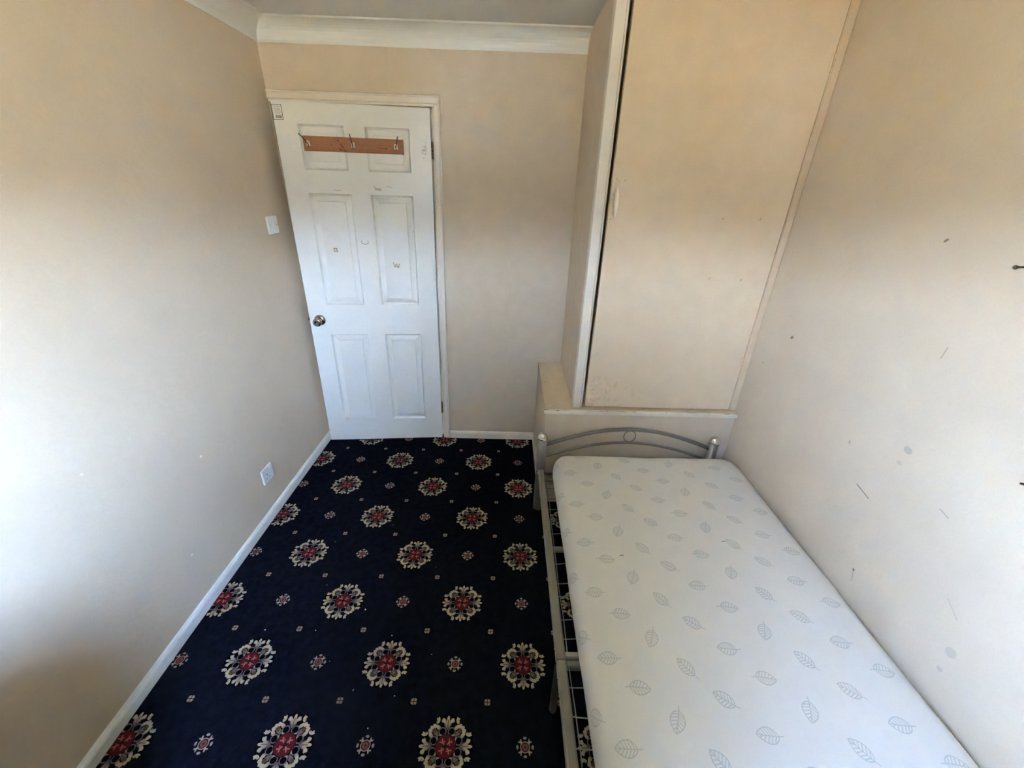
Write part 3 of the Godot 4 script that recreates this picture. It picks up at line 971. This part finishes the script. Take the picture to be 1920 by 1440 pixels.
	for k in 4:
		var j := (k + 1) % 4
		var v := 0.96 if k == 0 else 0.04
		quad_uv(st, [bb[k], bb[j], bp[j], bp[k]], [Vector2(0.02, v), Vector2(0.98, v), Vector2(0.98, v + 0.03), Vector2(0.02, v + 0.03)])
	obj("board", st, textured(wood, 0.5), cr)
	for hk in [[0.5945, 0.024, 0.040], [0.375, 0.0, 0.046], [0.159, -0.018, 0.044]]:
		var hx: float = -hk[0]
		var hook := Node3D.new()
		hook.name = "hook"
		cr.add_child(hook, true)
		st = begin(true)
		lathe(st, [Vector2(0, 0), Vector2(0.0095, 0), Vector2(0.0095, 0.001), Vector2(0, 0.0016)], Vector3(hx, 1.807, 0.0154), Basis(Vector3(1, 0, 0), PI / 2) * Basis.from_scale(Vector3(1, 1, 1.4)), 20)
		for q in [[-0.0050, -0.0066], [0.0050, -0.0066], [-0.0050, 0.0066], [0.0050, 0.0066]]:     # four pressed bosses
			lathe(st, [Vector2(0.0052, 0), Vector2(0.0047, 0.0022), Vector2(0.0030, 0.0040), Vector2(0, 0.0047)], Vector3(hx + q[0], 1.807 + q[1], 0.0158), Basis(Vector3(1, 0, 0), PI / 2) * Basis.from_scale(Vector3(1, 1, 1.2)), 14)
		obj("base_plate", st, M.brass, hook)
		st = begin(true)
		tube(st, [Vector3(hx, 1.800, 0.020), Vector3(hx, 1.806, 0.026), Vector3(hx - hk[1] * 0.3, 1.818, 0.036), Vector3(hx - hk[1] * 0.65, 1.832, 0.048), Vector3(hx - hk[1], 1.803 + hk[2], 0.060)], 0.0023, 8)
		lathe(st, [Vector2(0, -0.003), Vector2(0.0026, -0.0015), Vector2(0.003, 0), Vector2(0.0026, 0.0015), Vector2(0, 0.003)], Vector3(hx - hk[1], 1.804 + hk[2], 0.060), Basis.IDENTITY, 10)
		tube(st, [Vector3(hx, 1.803, 0.019), Vector3(hx, 1.795, 0.024), Vector3(hx, 1.791, 0.030)], 0.0019, 8)
		obj("prong", st, M.iron, hook)
	tag(cr, "reddish pine coat rack with three metal hooks on the white door", "coat rack")

# ---------------------------------------------------------------- bed
func bed():
	var b := thing("bed", Vector3(1.88, 0, 1.69))
	var O := b.position
	var S := func(p: Vector3): return p - O
	var xl := 1.4385
	var xr := 2.3385
	var zh := 0.704
	var zt := 2.672
	var st: SurfaceTool
	for q in [[xl, zh, 0.488], [xr, zh, 0.488], [xl, zt, 0.40], [xr, zt, 0.40]]:
		st = begin(true)
		lathe(st, [Vector2(0, 0), Vector2(0.0245, 0), Vector2(0.0255, 0.004), Vector2(0.0255, q[2] - 0.018), Vector2(0.0, q[2] - 0.018)], S.call(Vector3(q[0], 0, q[1])), Basis.IDENTITY, 28)
		var post := obj("post", st, M.silver, b)
		st = begin(true)
		var pr := [Vector2(0.0262, 0.0), Vector2(0.0262, 0.004), Vector2(0.0255, 0.007)]
		for k in 9:
			var t := k / 8.0 * PI / 2
			pr.append(Vector2(0.0252 * cos(t), 0.007 + 0.024 * sin(t)))
		lathe(st, pr, S.call(Vector3(q[0], q[2] - 0.020, q[1])), Basis.IDENTITY, 28)
		obj("cap", st, M.chrome, b)
	# headboard: two arches, a ring between them, a low bar
	var bow := func(y_end, y_top, z):
		var pts := []
		for i in 33:
			var t := i / 32.0 * 2.0 - 1.0
			var a := absf(t)
			pts.append(S.call(Vector3((xl + xr) * 0.5 + t * (xr - xl) * 0.5, lerpf(y_end, y_top, 1.0 - a * a * (1.22 - 0.22 * a)), z)))
		return pts
	st = begin(true)
	tube(st, bow.call(0.418, 0.533, zh), 0.0100, 14)
	obj("arch", st, M.silver, b)
	st = begin(true)
	tube(st, bow.call(0.345, 0.452, zh), 0.0072, 12)
	obj("arch", st, M.silver, b)
	st = begin(true)
	var rp := []
	for k in 28:
		var t := TAU * k / 28
		rp.append(S.call(Vector3(1.890 + cos(t) * 0.0305, 0.4915 + sin(t) * 0.0325, zh)))
	tube(st, rp, 0.0026, 8, true)
	obj("ring", st, M.silver, b)
	st = begin(true)
	tube(st, [S.call(Vector3(xl, 0.196, zh)), S.call(Vector3(xr, 0.196, zh))], 0.0095, 14)
	obj("crossbar", st, M.silver, b)
	st = begin(true)
	tube(st, bow.call(0.33, 0.40, zt), 0.0100, 14)
	obj("arch", st, M.silver, b)
	# base in two halves: side rails, end bars, mesh
	for half in [[0.730, 1.693], [1.697, 2.648]]:
		for s in [0, 1]:
			st = begin()
			var x0 := 1.424 if s == 0 else 2.323
			block(st, S.call(Vector3(x0, 0.248, half[0])), S.call(Vector3(x0 + 0.030, 0.289, half[1])), 0.005)
			obj("rail", st, M.rail, b)
		for z in [half[0] + 0.002, half[1] - 0.022]:
			st = begin()
			block(st, S.call(Vector3(1.452, 0.262, z)), S.call(Vector3(2.325, 0.287, z + 0.020)), 0.004)
			obj("end_bar", st, M.rail, b)
	# bracket where the rail meets the head post
	st = begin()
	block(st, S.call(Vector3(1.4285, 0.252, 0.722)), S.call(Vector3(1.4495, 0.284, 0.742)), 0.004)
	obj("bracket", st, M.silver, b)
	# cross slat and wires of the mesh
	st = begin()
	block(st, S.call(Vector3(1.452, 0.266, 1.240)), S.call(Vector3(2.325, 0.286, 1.262)), 0.004)
	obj("slat", st, M.rail, b)
	var rng := RandomNumberGenerator.new()
	rng.seed = 12
	var zs := [0.80, 0.87, 0.945, 1.018, 1.096, 1.168, 1.325, 1.415, 1.469, 1.559, 1.626, 1.773, 1.849, 1.922, 2.0, 2.08, 2.16, 2.24, 2.32, 2.40, 2.48, 2.56]
	for z in zs:
		st = begin(true)
		var k := rng.randf_range(-0.012, 0.012)
		tube(st, [S.call(Vector3(1.450, 0.280, z - k * 0.3)), S.call(Vector3(1.470, 0.277, z)), S.call(Vector3(1.56, 0.277, z + k)), S.call(Vector3(1.9, 0.276, z)), S.call(Vector3(2.25, 0.277, z - k)), S.call(Vector3(2.326, 0.280, z))], 0.0019, 6)
		obj("mesh_wire", st, M.wire, b)
	for i in 9:
		for half in [[0.75, 1.672], [1.718, 2.63]]:
			st = begin(true)
			var x := 1.461 + i * 0.108
			var pts := []
			for q in 9:
				pts.append(S.call(Vector3(x + (rng.randf_range(-0.004, 0.004) if q % 8 != 0 else 0.0), 0.2795, lerpf(half[0], half[1], q / 8.0))))
			tube(st, pts, 0.0017, 6)
			obj("mesh_wire", st, M.wire, b)
	# middle legs and bolts
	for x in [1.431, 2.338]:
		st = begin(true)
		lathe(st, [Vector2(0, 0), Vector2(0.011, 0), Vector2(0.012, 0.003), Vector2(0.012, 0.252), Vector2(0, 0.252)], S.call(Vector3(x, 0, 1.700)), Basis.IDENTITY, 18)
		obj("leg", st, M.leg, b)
	for z in [0.745, 1.655, 1.742, 1.792]:
		st = begin(true)
		lathe(st, [Vector2(0, 0), Vector2(0.006, 0), Vector2(0.006, 0.003), Vector2(0.003, 0.005), Vector2(0, 0.005)], S.call(Vector3(1.4245, 0.268, z)), Basis(Vector3(0, 0, 1), PI / 2), 12)
		obj("bolt", st, M.chrome, b)
	tag(b, "single silver metal bed frame with an arched headboard", "bed")

func mattress():
	# rounded slab: plan outline inset ring by ring
	var x0 := 1.490
	var x1h := 2.441
	var x1f := 2.430
	var z0 := 0.733
	var z1 := 2.62
	var rad := 0.085
	var plan := []          # [point, outward]
	var corner := func(cx, cz, a0):
		for k in 9:
			var t: float = a0 + k / 8.0 * PI / 2
			plan.append([Vector2(cx + cos(t) * rad, cz + sin(t) * rad), Vector2(cos(t), sin(t))])
	var side := func(p: Vector2, q: Vector2, nrm: Vector2, n: int):
		for k in range(1, n):
			plan.append([p.lerp(q, float(k) / n), nrm])
	corner.call(x0 + rad, z0 + rad, PI)
	side.call(Vector2(x0 + rad, z0), Vector2(x1h - rad, z0), Vector2(0, -1), 14)
	corner.call(x1h - rad, z0 + rad, PI * 1.5)
	side.call(Vector2(x1h, z0 + rad), Vector2(x1f, z1 - rad), Vector2(1, 0), 30)
	corner.call(x1f - rad, z1 - rad, 0.0)
	side.call(Vector2(x1f - rad, z1), Vector2(x0 + rad, z1), Vector2(0, 1), 14)
	corner.call(x0 + rad, z1 - rad, PI * 0.5)
	side.call(Vector2(x0, z1 - rad), Vector2(x0, z0 + rad), Vector2(-1, 0), 30)
	var prof := [Vector2(0.10, 0.2905), Vector2(0.022, 0.291), Vector2(0.007, 0.297), Vector2(0.001, 0.310), Vector2(0, 0.330), Vector2(0.001, 0.355), Vector2(0.006, 0.376), Vector2(0.016, 0.392), Vector2(0.030, 0.402), Vector2(0.050, 0.4085), Vector2(0.08, 0.4125), Vector2(0.14, 0.415), Vector2(0.25, 0.417), Vector2(0.40, 0.418)]
	var n := plan.size()
	var noise := FastNoiseLite.new()
	noise.seed = 3
	noise.frequency = 2.2
	var mid := Vector2((x0 + x1h) * 0.5, (z0 + z1) * 0.5)
	var arcs := [0.0]
	for i in range(1, prof.size()):
		arcs.append(arcs[i - 1] + prof[i].distance_to(prof[i - 1]))
	var rings := []
	var uvs := []
	for i in prof.size():
		var ring := []
		var uvr := []
		var top: float = arcs[-1] - arcs[i]
		for k in n:
			var p: Vector2 = plan[k][0]
			var d: Vector2 = plan[k][1]
			var ins: float = prof[i].x
			var q := p - d * minf(ins, rad * 0.9)
			if ins > rad * 0.9:      # beyond the corner radius, shrink the rest of the way towards the middle line
				var f: float = (ins - rad * 0.9) / 0.40
				var c := Vector2(mid.x, clampf(q.y, z0 + 0.46, z1 - 0.46))
				q = q.lerp(c, f)
			var wob := noise.get_noise_2d(p.x * 1.0, p.y * 1.0) * 0.004 * clampf(1.0 - ins / 0.06, 0, 1)
			q += d * wob
			var y: float = prof[i].y + (noise.get_noise_2d(q.x + 9.0, q.y) * 0.004 if i > 6 else 0.0)
			ring.append(Vector3(q.x, y, q.y))
			var w := q
			if ins < 0.05:
				w = p - d * 0.05 + d * (arcs[9] - arcs[i])
			uvr.append(Vector2((w.x - 1.30) / 1.32, (w.y - 0.50) / 2.34))
		rings.append(ring)
		uvs.append(uvr)
	var st := begin(true)
	for i in prof.size() - 1:
		for k in n:
			var j := (k + 1) % n
			quad_uv(st, [rings[i][j], rings[i][k], rings[i + 1][k], rings[i + 1][j]], [uvs[i][j], uvs[i][k], uvs[i + 1][k], uvs[i + 1][j]])
	# close the top along the middle line, and the underside
	var li := prof.size() - 1
	for k in n:
		var j := (k + 1) % n
		var a: Vector3 = rings[li][k]
		var c: Vector3 = rings[li][j]
		var ma := Vector3(mid.x, 0.4185, clampf(a.z, z0 + 0.46, z1 - 0.46))
		var mc := Vector3(mid.x, 0.4185, clampf(c.z, z0 + 0.46, z1 - 0.46))
		var g := func(v: Vector3): return Vector2((v.x - 1.30) / 1.32, (v.z - 0.50) / 2.34)
		quad_uv(st, [c, a, ma, mc], [g.call(c), g.call(a), g.call(ma), g.call(mc)])
		var u0: Vector3 = rings[0][k]
		var u1: Vector3 = rings[0][j]
		var mb := Vector3(mid.x, 0.2905, mid.y)
		for v in [u0, u1, mb]:
			st.set_uv(g.call(v))
			st.add_vertex(v)
	# ticking printed with line-drawn leaves
	var img := grained(1056, 1872, Color8(226, 218, 208), 0.008, 15, 0.01, 0.35)
	var px := 800.0
	var ang := [PI + 0.15, -0.2, -0.62, -1.05, 1.15]      # from stem to tip, column by column
	var line := Color8(190, 188, 181)
	for cidx in range(-3, 16):
		var x := 2.350 - cidx * 0.0722
		for k in range(-4, 14):
			var z := 1.150 - fmod(cidx * 0.0795, 0.212) + k * 0.2125
			var q := Vector2((x - 1.30) * px, (z - 0.50) * px)
			if q.x < 40 or q.x > 1016 or q.y < 40 or q.y > 1832:
				continue
			var a: float = ang[posmod(cidx, 5)]
			var t: float = [PI + 0.12, 0.1, 0.62, 0.95, -1.1][posmod(cidx, 5)] + PI
			leaf(img, q, t, 0.055 * px, 0.036 * px, line, 1.7)
	# little rust nicks
	for q in [[2.097, 1.325], [1.68, 1.40]]:
		stroke(img, [Vector2((q[0] - 1.3) * px, (q[1] - 0.5) * px), Vector2((q[0] - 1.288) * px, (q[1] - 0.502) * px)], 3.0, Color8(110, 100, 90), 0.7)
	var m := textured(img, 0.85)
	tag(obj("mattress", st, m), "thin off-white mattress printed with outlined leaves", "mattress")

# ---------------------------------------------------------------- small fittings
func fittings():
	# light switch
	var s := thing("light_switch", Vector3(0, 1.381, 0.214))
	var st := begin()
	block(st, Vector3(0, 0, -0.0465), Vector3(0.0105, 0.086, 0.0465), 0.0025)
	obj("plate", st, M.plastic, s)
	st = begin()
	block(st, Vector3(0.010, 0.030, -0.009), Vector3(0.0145, 0.056, 0.009), 0.002)
	obj("rocker", st, M.plastic, s)
	for z in [-0.031, 0.031]:
		st = begin(true)
		lathe(st, [Vector2(0, 0), Vector2(0.0034, 0), Vector2(0.0034, 0.0008), Vector2(0, 0.0012)], Vector3(0.0103, 0.043, z), Basis(Vector3(0, 0, 1), -PI / 2), 10)
		obj("screw", st, M.chrome, s)
	tag(s, "white light switch on the long wall beside the open door", "light switch")
	# single socket
	s = thing("wall_socket", Vector3(0, 0.208, 0.770))
	st = begin()
	block(st, Vector3(0, 0, -0.0445), Vector3(0.0105, 0.085, 0.0445), 0.0025)
	obj("plate", st, M.plastic, s)
	st = begin()
	block(st, Vector3(0.010, 0.056, -0.024), Vector3(0.0145, 0.076, -0.010), 0.002)
	obj("rocker", st, M.plastic, s)
	for q in [[0.046, 0.010, 0.004, 0.0085], [0.026, -0.003, 0.0065, 0.004], [0.026, 0.0185, 0.0065, 0.004]]:
		st = begin()
		block(st, Vector3(0.0095, q[0] - q[3] * 0.5, q[1] - q[2] * 0.5), Vector3(0.0108, q[0] + q[3] * 0.5, q[1] + q[2] * 0.5), 0.0002)
		obj("pin_hole", st, M.dark, s)
	tag(s, "single white wall socket low on the long wall above the skirting", "socket")
	# hooks screwed into the right wall
	var k := thing("wall_hook", Vector3(W, 1.508, 1.543))
	st = begin(true)
	tube(st, [Vector3(0.004, 0.0, 0.0), Vector3(-0.014, 0.0, -0.004), Vector3(-0.030, -0.004, -0.016), Vector3(-0.034, -0.008, -0.034)], 0.0024, 8)
	obj("shank", st, M.iron, k)
	st = begin(true)
	lathe(st, [Vector2(0, -0.005), Vector2(0.0035, -0.0036), Vector2(0.005, 0), Vector2(0.0035, 0.0036), Vector2(0, 0.005)], Vector3(-0.034, -0.0085, -0.036), Basis.IDENTITY, 12)
	obj("tip", st, M.iron, k)
	tag(k, "upper dark metal hook with a ball tip sticking out of the scuffed wall", "hook")
	k = thing("wall_hook", Vector3(W, 1.050, 1.741))
	st = begin(true)
	tube(st, [Vector3(0.004, 0.0, 0.004), Vector3(-0.010, 0.0, 0.0), Vector3(-0.018, -0.001, -0.010)], 0.0026, 8)
	obj("shank", st, M.iron, k)
	tag(k, "bent nail low in the scuffed wall above the mattress", "nail")
	# bits of lint lying on the carpet
	st = begin(true)
	var rng := RandomNumberGenerator.new()
	rng.seed = 31
	for q in [[0.667, 1.34, 1.2], [0.295, 1.434, 1.1], [0.497, 1.433, 0.8], [0.808, 1.449, 0.9], [0.722, 1.646, 1.0], [0.874, 1.663, 0.8], [0.81, 1.759, 1.0], [0.458, 1.226, 0.6], [0.93, 1.12, 0.5], [0.40, 0.98, 0.5], [0.66, 0.86, 0.5], [0.98, 1.52, 0.6], [0.60, 1.55, 0.5]]:
		var r: float = 0.0021 * q[2]
		lathe(st, [Vector2(0, 0.0), Vector2(r, 0.0006), Vector2(r * 0.8, 0.0016), Vector2(0, 0.0021)], Vector3(q[0], 0.0, q[1]), Basis(Vector3.UP, rng.randf() * PI) * Basis.from_scale(Vector3(1.0, 1.0, rng.randf_range(1.0, 1.6))), 8)
	tag(obj("carpet_lint", st, M.lint), "white specks of lint scattered on the navy carpet", "lint", "", "stuff")

# ---------------------------------------------------------------- unseen figure and added chest that shade the room, behind the viewer
# a smooth figure: tapered capsules [from, to, radius, radius] joined by a smooth minimum and meshed as surface nets
func field(bones: Array, p: Vector3, k: float) -> float:
	var d := 1.0
	for b in bones:
		var a: Vector3 = b[0]
		var ab: Vector3 = b[1] - a
		var t := clampf((p - a).dot(ab) / maxf(ab.length_squared(), 1e-9), 0.0, 1.0)
		var e := p.distance_to(a + ab * t) - lerpf(b[2], b[3], t)
		var h := clampf(0.5 + 0.5 * (d - e) / k, 0.0, 1.0)
		d = lerpf(d, e, h) - k * h * (1.0 - h)
	return d

func surface_net(st: SurfaceTool, bones: Array, cell: float, k: float):
	var lo := Vector3(9, 9, 9)
	var hi := -lo
	for b in bones:
		for e in 2:
			var r: float = b[2 + e] + cell * 2.0
			lo = lo.min(b[e] - Vector3(r, r, r))
			hi = hi.max(b[e] + Vector3(r, r, r))
	var n := Vector3i(((hi - lo) / cell).ceil()) + Vector3i.ONE
	var val := PackedFloat32Array()
	val.resize(n.x * n.y * n.z)
	val.fill(1.0)
	for b in bones:     # only the neighbourhood of each bone is measured
		var r: float = maxf(b[2], b[3]) + cell * 2.5 + k
		var a := Vector3i(((b[0].min(b[1]) - Vector3(r, r, r) - lo) / cell).floor()).max(Vector3i.ZERO)
		var c := Vector3i(((b[0].max(b[1]) + Vector3(r, r, r) - lo) / cell).ceil()).min(n - Vector3i.ONE)
		for z in range(a.z, c.z + 1):
			for y in range(a.y, c.y + 1):
				for x in range(a.x, c.x + 1):
					var i := x + n.x * (y + n.y * z)
					if val[i] == 1.0:
						val[i] = field(bones, lo + Vector3(x, y, z) * cell, k)
	var at := {}
	var step := [0, 1, n.x, n.x + 1, n.x * n.y, n.x * n.y + 1, n.x * n.y + n.x, n.x * n.y + n.x + 1]
	for z in n.z - 1:
		for y in n.y - 1:
			for x in n.x - 1:
				var i := x + n.x * (y + n.y * z)
				var neg := 0
				for q in 8:
					if val[i + step[q]] < 0.0: neg += 1
				if neg == 0 or neg == 8:
					continue
				var sum := Vector3.ZERO
				var m := 0
				for q in 8:
					for ax in [1, 2, 4]:
						if q & ax: continue
						var v0 := val[i + step[q]]
						var v1 := val[i + step[q | ax]]
						if (v0 < 0.0) != (v1 < 0.0):
							var t := v0 / (v0 - v1)
							var c := Vector3(q & 1, (q >> 1) & 1, (q >> 2) & 1)
							var e := Vector3(1 if ax == 1 else 0, 1 if ax == 2 else 0, 1 if ax == 4 else 0)
							sum += c + e * t
							m += 1
				at[i] = lo + (Vector3(x, y, z) + sum / m) * cell
	var sx := [1, n.x, n.x * n.y]
	for i in at:
		for ax in 3:
			var u: int = sx[(ax + 1) % 3]
			var w: int = sx[(ax + 2) % 3]
			var inside := val[i] < 0.0
			if inside == (val[i + sx[ax]] < 0.0):
				continue
			if not (at.has(i - u) and at.has(i - w) and at.has(i - u - w)):
				continue
			if inside:
				quad(st, at[i - u - w], at[i - w], at[i], at[i - u])
			else:
				quad(st, at[i - u], at[i], at[i - w], at[i - u - w])

func behind_the_viewer():
	# unseen chest of drawers, added to shade the lower left corner
	var ch := thing("added_chest_of_drawers", Vector3(0.03, 0, 2.55))
	var oak := mat(Color8(150, 112, 74), 0.5)
	var sc := begin()
	block(sc, Vector3(0, 0.04, -0.27), Vector3(0.44, 0.86, 0.27), 0.004)
	block(sc, Vector3(-0.01, 0.86, -0.28), Vector3(0.46, 0.885, 0.28), 0.004)
	block(sc, Vector3(0.02, 0, -0.25), Vector3(0.41, 0.045, 0.25), 0.002)
	obj("carcass", sc, oak, ch)
	for k in 4:
		sc = begin()
		block(sc, Vector3(0.435, 0.065 + k * 0.198, -0.25), Vector3(0.455, 0.250 + k * 0.198, 0.25), 0.004)
		var dr := obj("drawer", sc, oak, ch)
		for z in [-0.13, 0.13]:
			sc = begin(true)
			lathe(sc, [Vector2(0.008, 0), Vector2(0.007, 0.012), Vector2(0.015, 0.018), Vector2(0.013, 0.026), Vector2(0, 0.028)], Vector3(0.454, 0.158 + k * 0.198, z), Basis(Vector3(0, 0, 1), -PI / 2), 14)
			obj("knob", sc, oak, dr)
	tag(ch, "unseen four drawer wooden chest added to shade the corner beside the window", "added chest of drawers")
	var p := thing("person", Vector3(1.135, 0, 2.73))  # unseen figure, its bulk widened to throw shade on the mattress
	var V := func(x, y, z): return Vector3(x, y * 1.05, z)
	var st := begin(true)
	var body := [
		[V.call(-0.12, 0.80, 0), V.call(0.12, 0.80, 0), 0.125, 0.125], [V.call(-0.125, 0.95, 0), V.call(0.125, 0.95, 0), 0.125, 0.125], [V.call(-0.125, 1.10, 0.0), V.call(0.125, 1.10, 0.0), 0.125, 0.125],
		[V.call(-0.16, 1.39, 0.01), V.call(0.16, 1.39, 0.01), 0.10, 0.10], [V.call(-0.13, 1.25, 0.0), V.call(0.13, 1.25, 0.0), 0.13, 0.13],
		[V.call(0, 1.40, 0.01), V.call(0, 1.53, -0.01), 0.080, 0.070],
		[V.call(0, 1.63, -0.03), V.call(0, 1.665, -0.015), 0.078, 0.088], [V.call(0, 1.565, -0.065), V.call(0, 1.60, -0.06), 0.045, 0.058],
		[V.call(0, 1.60, -0.128), V.call(0, 1.632, -0.112), 0.012, 0.008], [V.call(-0.088, 1.61, -0.01), V.call(-0.088, 1.645, -0.01), 0.012, 0.016], [V.call(0.088, 1.61, -0.01), V.call(0.088, 1.645, -0.01), 0.012, 0.016]]
	for s in [-1.0, 1.0]:
		body.append_array([
			[V.call(s * 0.095, 0.92, 0.0), V.call(s * 0.105, 0.50, -0.01), 0.105, 0.066], [V.call(s * 0.105, 0.50, -0.01), V.call(s * 0.11, 0.34, 0.015), 0.062, 0.062],
			[V.call(s * 0.11, 0.34, 0.015), V.call(s * 0.115, 0.09, 0.015), 0.060, 0.042], [V.call(s * 0.115, 0.050, 0.035), V.call(s * 0.125, 0.038, -0.13), 0.050, 0.038],
			[V.call(s * 0.19, 1.395, 0.01), V.call(s * 0.27, 1.16, -0.02), 0.068, 0.060], [V.call(s * 0.27, 1.16, -0.02), V.call(s * 0.12 + 0.06, 1.38, -0.14), 0.056, 0.032]])
	surface_net(st, body, 0.016, 0.035)
	obj("body", st, mat(Color8(52, 54, 62), 0.9), p)
	for s in [-1.0, 1.0]:      # hands: palm, four bent fingers behind the phone's edge, a thumb in front
		st = begin(true)
		var w: Vector3 = V.call(s * 0.12 + 0.06, 1.38, -0.14)
		var c: Vector3 = w + Vector3(s * 0.004, 0.075, -0.035)
		var hand := [[w, w.lerp(c, 0.4), 0.026, 0.025], [w.lerp(c, 0.4) + Vector3(s * 0.012, 0, 0), c + Vector3(s * 0.018, 0.012, 0), 0.019, 0.014], [w.lerp(c, 0.4) - Vector3(s * 0.012, 0, 0), c - Vector3(s * 0.010, 0, 0), 0.019, 0.014]]
		for f in 4:
			var b := c + Vector3(s * 0.016, 0.016 - f * 0.018, -0.004)
			var l: float = [0.036, 0.042, 0.040, 0.030][f]
			hand.append([b, b + Vector3(s * 0.006, 0.006, -l * 0.6), 0.0095, 0.009])
			hand.append([b + Vector3(s * 0.006, 0.006, -l * 0.6), b + Vector3(-s * 0.028, 0.006, -l * 0.75), 0.009, 0.0075])
		hand.append([w.lerp(c, 0.55) - Vector3(s * 0.018, 0, 0), c + Vector3(-s * 0.030, 0.004, 0.012), 0.013, 0.010])
		hand.append([c + Vector3(-s * 0.030, 0.004, 0.012), c + Vector3(-s * 0.034, 0.032, 0.006), 0.010, 0.008])
		surface_net(st, hand, 0.0045, 0.008)
		obj("hand", st, mat(Color8(206, 160, 134), 0.6), p)
	st = begin(true)
	surface_net(st, [[V.call(0, 1.655, 0.0), V.call(0, 1.70, -0.015), 0.088, 0.084], [V.call(-0.05, 1.70, -0.05), V.call(0.05, 1.70, -0.05), 0.045, 0.045]], 0.012, 0.03)
	obj("hair", st, mat(Color8(46, 34, 26), 0.7), p)
	tag(p, "unseen person in dark clothes standing by the window with both hands raised, widened to shade the bed", "person")
